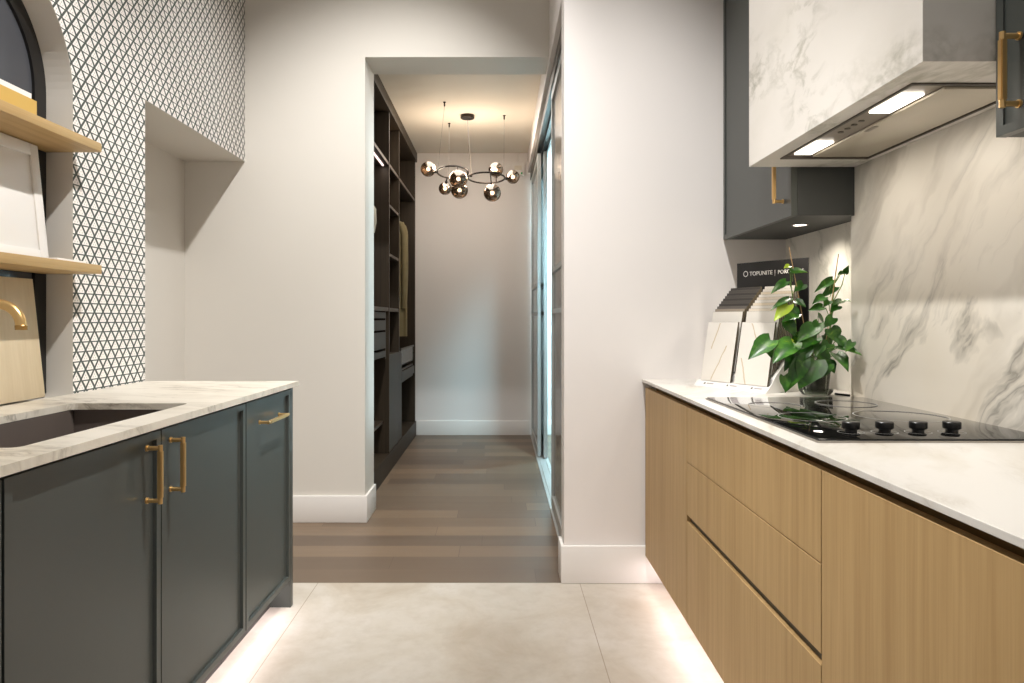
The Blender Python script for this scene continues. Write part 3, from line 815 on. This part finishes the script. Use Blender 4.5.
for c, tones, u0 in (('left', TONES_L, .012), ('right', TONES_R, .190)):
    for k, (tk, word) in enumerate(tones):
        n, z = (.0225, .0240) if k == 0 else (.0535 + .0115 * (k - 1), .0665 + .0112 * (k - 1))
        if k: z = max(z, .0565 + (n + .0075 - .055) * .88 + .0015)
        if tk not in protos: o = protos[tk] = tile_proto(SM[tk])
        else: o = protos[tk].copy(); COL.objects.link(o)
        q = A + eu * (u0 + (.004 if k == 0 else 0)) + en * n
        o.location = (q.x, q.y, ZR + z)
        where = 'at the very front' if k == 0 else 'at the very back' if k == len(tones) - 1 else ORD[k] + ' from the front'
        tag(o, f'{word} stone sample in the {c} column of the stand, {where}', 'stone sample', f'stone samples in the {c} column of the stand')

# ------------------------------------------------------------------ potted plant
PC = Vector((1.155, 2.515, ZR))
plant = root('potted_plant', tuple(PC), 'bushy green trailing plant in a clear pot on the marble worktop', 'plant')
build(MB().lathe([(0, .0005), (.046, .0005), (.056, .012), (.058, .02), (.055, .02), (.05, .006), (0, .004)], PC, 32), 'saucer', 'potglass', plant)
pot = build(MB().lathe([(0, .006), (.041, .006), (.050, .095), (.053, .097), (.053, .102), (.047, .102), (.039, .011), (0, .011)], PC, 32), 'pot', 'potglass', plant)
build(MB().lathe([(0, .0115), (.038, .0115), (.0455, .086), (.03, .092), (0, .094)], PC, 28), 'soil', 'soil', pot)
rp = random.Random(11)
def leafmesh(b, t, w, up, droop):
    b, t = Vector(b), Vector(t); d = t - b; L = d.length; d.normalize()
    s = d.cross(up)
    if s.length < .05: s = d.orthogonal()
    s.normalize(); nrm = s.cross(d).normalized()
    mb = MB(); NS = 9; rows = []
    for i in range(NS + 1):
        f = i / NS
        hw = w * .5 * (sin(pi * min(1, (f * .93 + .07)) ** .62)) ** .9 * (1.12 if f < .5 else 1)
        if i == NS: hw = .0004
        back = -.10 * L if i == 0 else 0
        c = b + d * (L * f) + nrm * (-droop * L * f * f + droop * .4 * L * f)
        row = []
        for j in (-2, -1, 0, 1, 2):
            q = j / 2
            cup = .30 * hw * abs(q) ** 1.3
            sweep = -(.13 * L * abs(q)) * max(0, 1 - f * 2.2)
            row.append(mb.bm.verts.new(c + s * (hw * q) + nrm * cup + d * sweep))
        rows.append(row)
    for i in range(NS):
        for j in range(4): mb.bm.faces.new((rows[i][j], rows[i][j + 1], rows[i + 1][j + 1], rows[i + 1][j]))
    bmesh.ops.recalc_face_normals(mb.bm, faces=mb.bm.faces)
    fs = list(mb.bm.faces)
    ex = bmesh.ops.solidify(mb.bm, geom=fs, thickness=.0006)
    return mb
# (base px, tip px, width px, depth Y of base, depth change to tip, yellow)
LV = [((789.5, 266), (784, 267.5), 5, 2.50, -.01, 1), ((791, 271.5), (807.5, 271), 7, 2.50, -.03, 0), ((786.3, 281.7), (771, 292), 8, 2.49, -.02, 0),
      ((803, 284), (794.5, 291), 9, 2.51, -.02, 0), ((789, 299), (771, 307.7), 7, 2.49, -.03, 0), ((796, 301), (806, 306), 7, 2.50, -.03, 0),
      ((788, 305), (774.3, 320), 11, 2.48, -.03, 1), ((791, 309), (800, 319), 9, 2.47, -.02, 0), ((797, 314), (782, 321), 9, 2.46, -.03, 0),
      ((786, 322), (796, 336), 11, 2.47, -.02, 0), ((770.5, 340), (748.5, 358), 16, 2.44, -.03, 0), ((766, 343), (773, 359), 10, 2.45, .01, 0),
      ((793, 343), (773, 361), 18, 2.43, -.05, 0), ((793, 342), (780.5, 339), 6, 2.45, -.02, 1), ((813.6, 327), (797.5, 341), 14, 2.46, -.03, 0),
      ((818.7, 323), (811, 339), 10, 2.48, -.02, 0), ((817, 338), (800, 348), 11, 2.45, -.04, 0), ((814, 360), (799.5, 388), 24, 2.42, -.03, 0),
      ((803, 360), (786, 391.5), 14, 2.42, -.02, 0), ((784, 376), (786.5, 392), 9, 2.42, -.02, 0), ((827, 364), (810, 382), 14, 2.43, -.03, 0),
      ((830, 329), (839, 343), 14, 2.50, -.02, 0), ((829, 344), (820, 355), 11, 2.47, -.02, 0), ((838, 346), (861, 352), 9, 2.42, -.08, 0),
      ((852, 342), (846, 351), 7, 2.39, -.04, 0), ((836, 354), (849, 368), 12, 2.45, -.09, 0), ((828, 362), (835, 373), 10, 2.45, -.02, 0),
      ((821, 346), (815, 357), 9, 2.44, -.02, 0), ((832.7, 280), (815, 290.5), 8, 2.54, -.03, 0), ((835, 287), (821, 297), 8, 2.54, -.02, 0),
      ((824, 297), (813, 302.5), 8, 2.52, -.03, 0), ((822.5, 307), (808.5, 310), 8, 2.52, -.02, 0), ((829, 301), (824, 306), 7, 2.51, -.02, 0),
      ((845.4, 273), (848.5, 265.5), 5, 2.455, -.02, 0), ((843.5, 273), (838.5, 273.5), 5, 2.455, -.02, 0), ((842, 301), (833, 304.5), 7, 2.50, -.03, 0),
      ((844, 301), (850.5, 300.5), 4, 2.43, -.03, 0), ((838, 306), (831, 311), 8, 2.50, -.02, 0), ((833, 318), (824, 327), 9, 2.49, -.03, 0),
      ((806, 346), (794, 366), 14, 2.44, -.02, 0), ((838, 338), (848, 350), 9, 2.42, -.03, 0), ((820, 353), (832, 366), 11, 2.44, -.02, 0),
      ((808, 330), (818, 345), 10, 2.50, .02, 0), ((824, 335), (832, 352), 12, 2.52, .02, 0), ((802, 336), (792, 352), 12, 2.49, -.03, 0),
      ((812, 344), (822, 360), 13, 2.53, .02, 0), ((818, 316), (826, 328), 8, 2.54, .02, 0), ((796, 352), (784, 370), 11, 2.45, -.02, 0)]
CROWN = PC + Vector((0, -.01, .10))
mb_st = MB()
for (bp, tp_, wp, y, dy, yel) in LV:
    b = W(*bp, y); t = W(*tp_, y + dy)
    w_ = wp * y / FPX * 1.1
    up = Vector((rp.uniform(-.5, .1), -1.0, rp.uniform(.55, 1.1))).normalized()
    lo = build(leafmesh(b, t, w_, up, rp.uniform(.12, .3)), 'leaf', 'leaf_yellow' if yel else 'leaf', plant, smooth=60, recalc=False)
    if yel: lo['label'] = 'yellow green young leaf'
    # petiole
    if bp[1] < 315: 
        q = W(792.5 if bp[0] < 812 else 829.5 + max(0, (bp[0] - 834)) * .5, min(bp[1] + 10, 318), 2.505 if bp[0] < 812 else 2.525)
    else:
        q = CROWN + Vector((rp.uniform(-.03, .03), rp.uniform(-.03, .02), rp.uniform(-.01, .03)))
    m_ = (q + b) / 2 + Vector((0, 0, .012))
    mb_st.tube([q, m_, b], .0013, 6)
for base, path in ((CROWN, [(797, 345, 2.51), (795, 315, 2.505), (791, 285, 2.50), (789.6, 266, 2.50)]),
                   (CROWN + Vector((.02, 0, 0)), [(829, 340, 2.53), (831, 312, 2.53), (834, 293, 2.54), (832.7, 280, 2.54)]),
                   (CROWN + Vector((.02, 0, 0)), [(830, 330, 2.52), (834, 300, 2.51), (842, 285, 2.47), (845, 273, 2.455)])):
    mb_st.tube([base] + [W(*p) for p in path], [.0028, .0026, .0022, .0018, .0012], 8)
build(mb_st, 'stems', 'stem', plant)
for p0, p1 in (((799, 352, 2.515), (789, 247, 2.50)), ((827, 350, 2.535), (838.5, 254, 2.515))):
    a = CROWN + Vector((-.012 if p0[0] < 810 else .014, .0, -.03))
    build(MB().tube([a, W(*p1)], .0017, 8), 'stake', 'stake', plant)
build(MB().tube([(1.218, 2.50, ZR + .0045), (1.245, 2.45, ZR + .0045)], .004, 8), 'tmp', 'pen')
bpy.data.objects['tmp'].name = 'pen'
tag(bpy.data.objects['pen'], 'small black pen lying on the marble worktop beside the plant', 'pen')

# ------------------------------------------------------------------ wardrobe
WX0, WX1 = -1.498, -.865
Yw = [4.405, 5.43, 5.97, 7.10]
r = root('wardrobe', (-1.18, 5.75, 0), 'tall dark brown open wardrobe lining the left side of the dressing room', 'wardrobe')
WM = ['walnut', 'walnut_edge']
def wbox(name, x0, x1, y0, y1, z0, z1, parent=r, edge=True, mat='walnut'):
    mb = MB(); mb.box(x0, x1, y0, y1, z0, z1)
    o = build(mb, name, [mat, 'walnut_edge'], parent, smooth=0)
    if edge:
        for p in o.data.polygons:
            if p.normal.x > .9: p.material_index = 1
    return o
wbox('back_panel', WX0, WX0 + .012, Yw[0], 7.14, .155, 2.84, edge=False)
wbox('side_panel', WX0 + .012, WX1, Yw[0], Yw[0] + .025, .155, 2.84)
wbox('side_panel', WX0 + .012, WX1, Yw[3], Yw[3] + .035, .155, 2.84)
wbox('divider', WX0 + .012, WX1, Yw[1], Yw[1] + .025, .155, 2.84)
wbox('divider', WX0 + .012, WX1, Yw[2], Yw[2] + .025, .155, 2.84)
wbox('plinth', WX0, WX1 + .003, Yw[0], 7.18, 0, .152, edge=False)
wbox('fascia', WX0, WX1 + .012, Yw[0], 7.19, 2.842, 2.936, edge=False)
bays = [(Yw[0] + .026, Yw[1] - .001), (Yw[1] + .026, Yw[2] - .001), (Yw[2] + .026, Yw[3] - .001)]
for k in range(3): wbox('shelf', WX0 + .013, WX1 - .004, *bays[k], 2.42, 2.445)
wbox('shelf', WX0 + .013, WX1 - .004, *bays[0], 1.27, 1.30); wbox('shelf', WX0 + .013, WX1 - .004, *bays[1], 1.27, 1.30)
for z in (2.10, 1.71): wbox('shelf', WX0 + .013, WX1 - .004, *bays[1], z, z + .022)
wbox('shelf', WX0 + .013, WX1 - .05, *bays[0], .385, .41)
# drawers of the first bay
for z0, z1 in ((1.215, 1.262), (1.125, 1.200), (.985, 1.11), (.92, .965)):
    mb = MB(); mb.box(WX1 - .03, WX1 - .012, bays[0][0] + .005, bays[0][1] - .10, z0, z1, .001); mb.box(WX0 + .02, WX1 - .03, bays[0][0] + .01, bays[0][1] - .105, z0, z1 - .012)
    build(mb, 'drawer', 'ward_grey', r, smooth=0)
wbox('drawer_side', WX0 + .013, WX1 - .012, bays[0][1] - .098, bays[0][1] - .08, .90, 1.268)
# closed cupboard of the second bay
mb = MB()
mb.box(WX1 - .02, WX1, bays[1][0], bays[1][1] + .16, .157, .925, .001)
build(mb, 'cupboard_door', 'ward_grey', r, smooth=0)
wbox('cupboard_top', WX0 + .013, WX1 - .021, *bays[1], .90, .924)
# glass-fronted tray and drawer of the third bay
y0, y1 = bays[2][0] + .18, bays[2][1] - .02
wbox('drawer_box', WX0 + .013, WX1 - .021, bays[2][0] + .17, bays[2][1], .74, .76)
mb = MB(); mb.box(WX1 - .02, WX1 - .012, y0, y1, .80, .93); build(mb, 'tray_front', 'doorglass_clear', r, smooth=0)
mb = MB(); mb.box(WX0 + .02, WX1 - .021, y0, y1, .785, .797); mb.box(WX1 - .022, WX1 - .008, y0, y1, .931, .945); build(mb, 'tray', 'ward_grey', r, smooth=0)
mb = MB(); mb.box(WX1 - .02, WX1 - .004, y0, y1, .66, .735, .001); build(mb, 'drawer', 'ward_grey', r, smooth=0)
wbox('drawer_box', WX0 + .013, WX1 - .021, bays[2][0] + .17, bays[2][1], .63, .65)
# rods and the lit strip under the top shelf
for (a, b), z in ((bays[0], 2.28), (bays[2], 2.30)):
    build(MB().tube([(-1.15, a, z), (-1.15, b, z)], .012, 10), 'hanging_rod', 'steel', r)
build(MB().box(-.916, -.904, bays[0][0] + .02, bays[0][1] - .02, 2.409, 2.4195), 'light_strip', 'ledstrip', r)

def garment(y, zt, zb, hw, th, mat, name, label, seed, low=1.0, sl=.72):
    rg = random.Random(seed); mb = MB(); SEG = 40; rows = []
    ph = [rg.uniform(0, 6.28) for _ in range(4)]
    L = [(0, .055, .030), (.012, .075, .034), (.035, .13, .042), (.07, .195, .05), (.11, .235, .055), (.17, hw, .058), (.30, hw * .99, .06), (.5, hw * .97 * low, .062), (.75, hw * .96 * low, .062), (1.0, hw * .97 * low, .064)]
    for i, (f, w_, t_) in enumerate(L):
        f2 = f if f > .17 else f
        z = zt - (zt - zb) * f if f > .17 else zt - f * 1.0
        row = []
        for k in range(SEG):
            a = 2 * pi * k / SEG
            fold = 1 + (.25 * sin(5 * a + ph[0]) + .16 * sin(9 * a + ph[1])) * min(1, f * 1.5)
            sx = math.copysign(abs(cos(a)) ** .8, cos(a)); sy = math.copysign(abs(sin(a)) ** .8, sin(a))
            row.append(mb.bm.verts.new((-1.15 + w_ * sx * (1 + .02 * sin(7 * f * 6 + ph[2])), y + t_ * th * sy * fold, z)))
        rows.append(row)
    for A_, B_ in zip(rows[:-1], rows[1:]):
        for k in range(SEG): mb.bm.faces.new((A_[k], A_[(k + 1) % SEG], B_[(k + 1) % SEG], B_[k]))
    mb.bm.faces.new(rows[0]); mb.bm.faces.new(rows[-1][::-1])
    g = root(name, (-1.15, y, zb), label, 'coat')
    build(mb, 'body', mat, g, smooth=70)
    mb = MB()
    mb.tube([(-1.15 - .058, y, zt + .002), (-1.15, y - .036, zt + .004), (-1.15 + .058, y, zt + .002), (-1.15, y + .036, zt + .004)], .012, 8, closed=True)
    build(mb, 'collar', mat, g)
    mb = MB()   # sleeve hanging at the front edge
    mb.tube([(-1.15 + hw * .74, y - .02, zt - .085), (-1.15 + hw * .88, y - .03, zt - .20), (-1.15 + hw * .90, y - .035, zt - .2 - sl * .5), (-1.15 + hw * .87, y - .03, zt - .2 - sl)], [.03, .036, .034, .028], 14)
    build(mb, 'sleeve', mat, g)
def hanger(y, zr, zt, label):
    mb = MB()
    pts = [(-1.15 + .018 * cos(a), y, zr + .018 * sin(a) - .003) for a in [radians(200 - 24 * k) for k in range(10)]]
    pts += [(-1.15, y, zr - .04), (-1.15, y, zt)]
    hg = root('coat_hanger', (-1.15, y, zt - .06), label, 'hanger')
    build(mb.tube(pts, .0022, 6), 'hook', 'steel', hg)
    build(MB().tube([(-1.35, y, zt - .06), (-1.25, y, zt - .02), (-1.15, y, zt + .002), (-1.05, y, zt - .02), (-.95, y, zt - .06)], .007, 8), 'bar', 'darkmetal', hg)
garment(6.78, 2.235, 1.04, .255, .9, 'coat_yellow', 'coat', 'khaki coat hanging in the far bay of the dark wardrobe', 3)
garment(4.93, 2.165, 1.345, .276, 1.0, 'coat_white', 'coat', 'off-white garment hanging in the near bay of the wardrobe, mostly behind the door jamb', 5, .86, .14)
hanger(6.78, 2.30, 2.215, 'hanger carrying the khaki coat')
hanger(4.93, 2.28, 2.145, 'hanger carrying the off-white garment')

# ------------------------------------------------------------------ sliding doors
r = root('sliding_door_track', (.36, 5.2, 0), 'aluminium top and floor rails of the sliding glass doors', 'track')
mb = MB(); mb.box(.325, .425, 3.31, 7.18, 2.69, 2.733); mb.box(.325, .333, 3.31, 7.18, 2.655, 2.69); mb.box(.373, .379, 3.31, 7.18, 2.66, 2.69); mb.box(.417, .425, 3.31, 7.18, 2.655, 2.69)
build(mb, 'top_rail', 'alu_dark', r, smooth=0)
mb = MB(); mb.box(.325, .425, 3.31, 7.18, 0.0005, .008); mb.box(.346, .350, 3.31, 7.18, .008, .014); mb.box(.396, .400, 3.31, 7.18, .008, .014)
build(mb, 'floor_rail', 'alu', r, smooth=0)
def sliding(x0, y0, y1, label):
    g = root('sliding_door', (x0 + .016, (y0 + y1) / 2, .016), label, 'sliding door', 'sliding glass doors')
    z0, z1 = .016, 2.652; t = .032
    mb = MB(); mb.box(x0, x0 + t, y0, y0 + .035, z0, z1, .002); mb.box(x0, x0 + t, y1 - .035, y1, z0, z1, .002)
    mb.box(x0, x0 + t, y0 + .035, y1 - .035, z0, z0 + .07); mb.box(x0, x0 + t, y0 + .035, y1 - .035, z1 - .05, z1)
    build(mb, 'frame', 'alu', g, smooth=0)
    for zz in (1.245, 1.50):
        build(MB().box(x0 + .002, x0 + t - .002, y0 + .035, y1 - .035, zz, zz + .028), 'glazing_bar', 'alu', g, smooth=0)
    for a, b, mt in ((z0 + .07, 1.245, 'doorglass'), (1.273, 1.50, 'doorglass_clear'), (1.528, z1 - .05, 'doorglass')):
        build(MB().box(x0 + .012, x0 + .020, y0 + .035, y1 - .035, a, b), 'pane', mt, g, smooth=0)
sliding(.335, 3.33, 4.42, 'grey glass sliding door nearest the white end wall')
sliding(.335, 6.00, 7.16, 'grey glass sliding door at the far end of the track')
sliding(.385, 5.93, 7.12, 'grey glass sliding door stacked behind the far one')

# ------------------------------------------------------------------ chandelier
CY = 5.86
cc = W(467.5, 115, CY); cc.z = 2.94
r = root('chandelier', tuple(cc), 'smoked glass globe chandelier with two dark rings hanging from the dressing room ceiling', 'chandelier')
build(MB().lathe([(0, 0), (.058, 0), (.06, -.004), (.06, -.024), (.056, -.028), (0, -.028)], cc, 32), 'canopy', 'darkmetal', r)
hc = [W(452.7, 172.2, 5.86), W(486.4, 177.9, 5.86)]; hr = [.131, .157]; ht = [radians(11), radians(5)]
hpts = []
for c, R, ti in zip(hc, hr, ht):
    P = []
    for k in range(56):
        a = 2 * pi * k / 56
        x, y = R * cos(a), R * sin(a)
        P.append(Vector((c.x + x, c.y + y * cos(ti), c.z - y * sin(ti))))
    hpts.append(P)
    build(MB().tube(P, .0075, 10, closed=True), 'hoop', 'darkmetal', r)
jn = W(471, 175.5, 5.86)
build(MB().tube([(cc.x, cc.y, 2.915), jn + Vector((0, 0, .012))], .003, 8), 'cable', 'wire', r)
build(MB().sphere(jn, .014, 12, 8), 'joint', 'darkmetal', r)
G = [(428.3, 169.1, 5.86, .0645), (445.1, 188.6, 6.02, .056), (458.4, 179, 5.66, .0747), (459.5, 190.2, 5.80, .0715), (495.8, 169.7, 6.0, .064), (512.8, 176.9, 5.92, .0586), (492.3, 192.9, 5.66, .0717)]
allp = hpts[0] + hpts[1]
for px, py, y, R in G:
    c = W(px, py, y)
    near = min(allp, key=lambda p: (p - c).length)
    gl = build(MB().sphere(c, R, 32, 20), 'globe', 'globe', r, smooth=180)
    d = (near - c).normalized()
    build(MB().sphere(c, .017, 14, 10), 'bulb', 'bulb', gl, smooth=180)
    build(MB().tube([near, c + d * (R - .004)], .006, 10), 'arm', 'darkmetal', r)
    build(MB().tube([c + d * (R + .010), c + d * .018], [.013, .010], 12), 'lamp_holder', 'darkmetal', gl)
for (px, py), hi, ang in (((444.5, 102), 0, 200), ((449.2, 123.2), 0, 110), ((504.2, 115.4), 1, 25)):
    yy = FPX * (2.94 - EYE) / (VY - py); c = W(px, py, yy)
    build(MB().lathe([(0, 0), (.012, 0), (.012, -.004), (.006, -.008), (.006, -.035), (0, -.037)], (c.x, c.y, 2.94), 12), 'ceiling_hook', 'darkmetal', r)
    p = hpts[hi][int(ang / 360 * 56)]
    build(MB().tube([(c.x, c.y, 2.905), (p.x, p.y, p.z)], .0012, 6), 'suspension_wire', 'wire', r)

# small wall box
r = root('wall_sensor', (.20, 7.199, 2.70), 'small cream wall box with a green light near the wardrobe room ceiling', 'sensor')
build(MB().box(.13, .265, 7.155, 7.199, 2.70, 2.83, .008), 'housing', 'trim', r)
build(MB().box(.16, .235, 7.148, 7.156, 2.755, 2.80, .003), 'cover', 'ceil', r)
build(MB().sphere((.235, 7.153, 2.722), .010, 12, 8), 'indicator', 'led_green', r)
build(MB().tube([(.20, 7.19, 2.83), (.20, 7.19, 2.938)], .006, 8), 'conduit', 'trim', r)

# ------------------------------------------------------------------ lights
def spot(loc, tgt, power, angle, blend, rad, col=(1, .87, .72)):
    l = bpy.data.lights.new('room and fill spot', 'SPOT'); l.energy = power; l.spot_size = radians(angle); l.spot_blend = blend
    l.shadow_soft_size = rad; l.color = col
    o = bpy.data.objects.new('room and fill spot', l); COL.objects.link(o); o.location = loc
    o.rotation_euler = (Vector(tgt) - Vector(loc)).to_track_quat('-Z', 'Y').to_euler(); return o
def area(loc, tgt, power, sx, sy, col=(1, .9, .8), spread=180):
    l = bpy.data.lights.new('soft light', 'AREA'); l.shape = 'RECTANGLE'; l.size = sx; l.size_y = sy; l.energy = power; l.color = col; l.spread = radians(spread)
    o = bpy.data.objects.new('soft light', l); COL.objects.link(o); o.location = loc
    o.rotation_euler = (Vector(tgt) - Vector(loc)).to_track_quat('-Z', 'Y').to_euler(); return o
def point(loc, power, rad, col):
    l = bpy.data.lights.new('lamp', 'POINT'); l.energy = power; l.shadow_soft_size = rad; l.color = col
    o = bpy.data.objects.new('lamp', l); COL.objects.link(o); o.location = loc; return o
WARM = (1, .98, .945)
SPOTS = [((-.85, 2.08, 4.0), (1.25, 2.08, .28), 235, 32, 1.0),    # worktop and backsplash, three in a row
         ((-.85, 1.45, 4.0), (1.25, 1.45, .28), 255, 32, 1.0),
         ((-.85, .70, 4.0), (1.25, .70, .25), 250, 32, 1.0),
         ((-.30, 1.30, 4.0), (.90, 1.65, 1.2), 46, 70, 1.0),      # added fill to brighten the hood and fronts, no fixture of its own
         ((.38, 1.46, 4.0), (.36, 3.17, .55), 325, 63, 1.0),       # end wall
         ((-.30, 2.45, 4.0), (-.85, 4.11, 1.0), 350, 73, 1.0),   # back wall
         ((.42, 1.45, 4.0), (-1.5, 2.05, 1.2), 430, 62, 1.0)]   # niche and left worktop
for loc, tgt, p, a, b in SPOTS: spot(loc, tgt, p, a, b, .045, WARM)
# LED strips under the base cabinets
for x, y0, y1 in ((-.925, .5, 2.86), (.715, .5, 3.10)):
    l = bpy.data.lights.new('plinth strip', 'AREA'); l.shape = 'RECTANGLE'; l.size = .02; l.size_y = y1 - y0; l.energy = 3.4; l.color = (1, .88, .90)
    o = bpy.data.objects.new('plinth strip', l); COL.objects.link(o); o.location = (x, (y0 + y1) / 2, .108 if x < 0 else .124)
spot((1.16, 2.66, 1.565), (1.20, 2.72, 0), 9, 150, 1.0, .02, (1, .92, .8))
for ya in (1.72, 2.165): area((.987, ya, 1.735), (.987, ya, 0), .8, .05, .14, (1, .9, .76))
# dressing room
for px, py, y, R in G:
    c = W(px, py, y)
for px, y in ((440, 5.86), (484, 5.86)):
    c = W(px, 174, y); point((c.x, c.y, c.z + .06), 9, .10, (1, .82, .64))
area((-.3, 5.6, 2.90), (-.3, 5.6, 0), 14, .8, 1.6, (1, .95, .89))
area((-.91, 4.95, 2.405), (-1.1, 4.95, 0), .6, .9, .02, (1, .85, .75))
# cool lamps of the room behind the sliding doors, plus an added jamb beam
area((.95, 4.7, 2.86), (1.0, 7.0, .6), 32, .5, .8, (.50, .86, 1.0), 62)
area((.95, 6.35, 2.6), (.62, 7.2, 1.5), 75, .5, .3, (.50, .86, 1.0), 150)
area((1.25, 5.32, 1.5), (-.8, 4.34, 1.5), 1.0, .2, 2.0, (.62, .88, 1.0), 13)  # narrow beam added only to tint the door jamb blue

# the open showroom behind the camera
wd = bpy.data.worlds.new('showroom'); SC.world = wd; wd.use_nodes = True
bg = wd.node_tree.nodes['Background']; bg.inputs[0].default_value = (1, .975, .95, 1); bg.inputs[1].default_value = .5

# ------------------------------------------------------------------ camera
cam = bpy.data.cameras.new('camera'); co = bpy.data.objects.new('camera', cam); COL.objects.link(co)
co.location = (0, 0, EYE); co.rotation_euler = (pi / 2, 0, 0)
cam.sensor_width = 36; cam.lens = 36 * FPX / 1024
cam.shift_x = (512 - VX) / 1024; cam.shift_y = -(341.5 - VY) / 1024
cam.clip_start = .02
SC.camera = co
vs = SC.view_settings; vs.view_transform = 'Standard'; vs.look = 'None'; vs.gamma = 1; vs.exposure = .17; vs.use_curve_mapping = False
SC.cycles.use_denoising = True
SC.cycles.max_bounces = 8; SC.cycles.transparent_max_bounces = 12
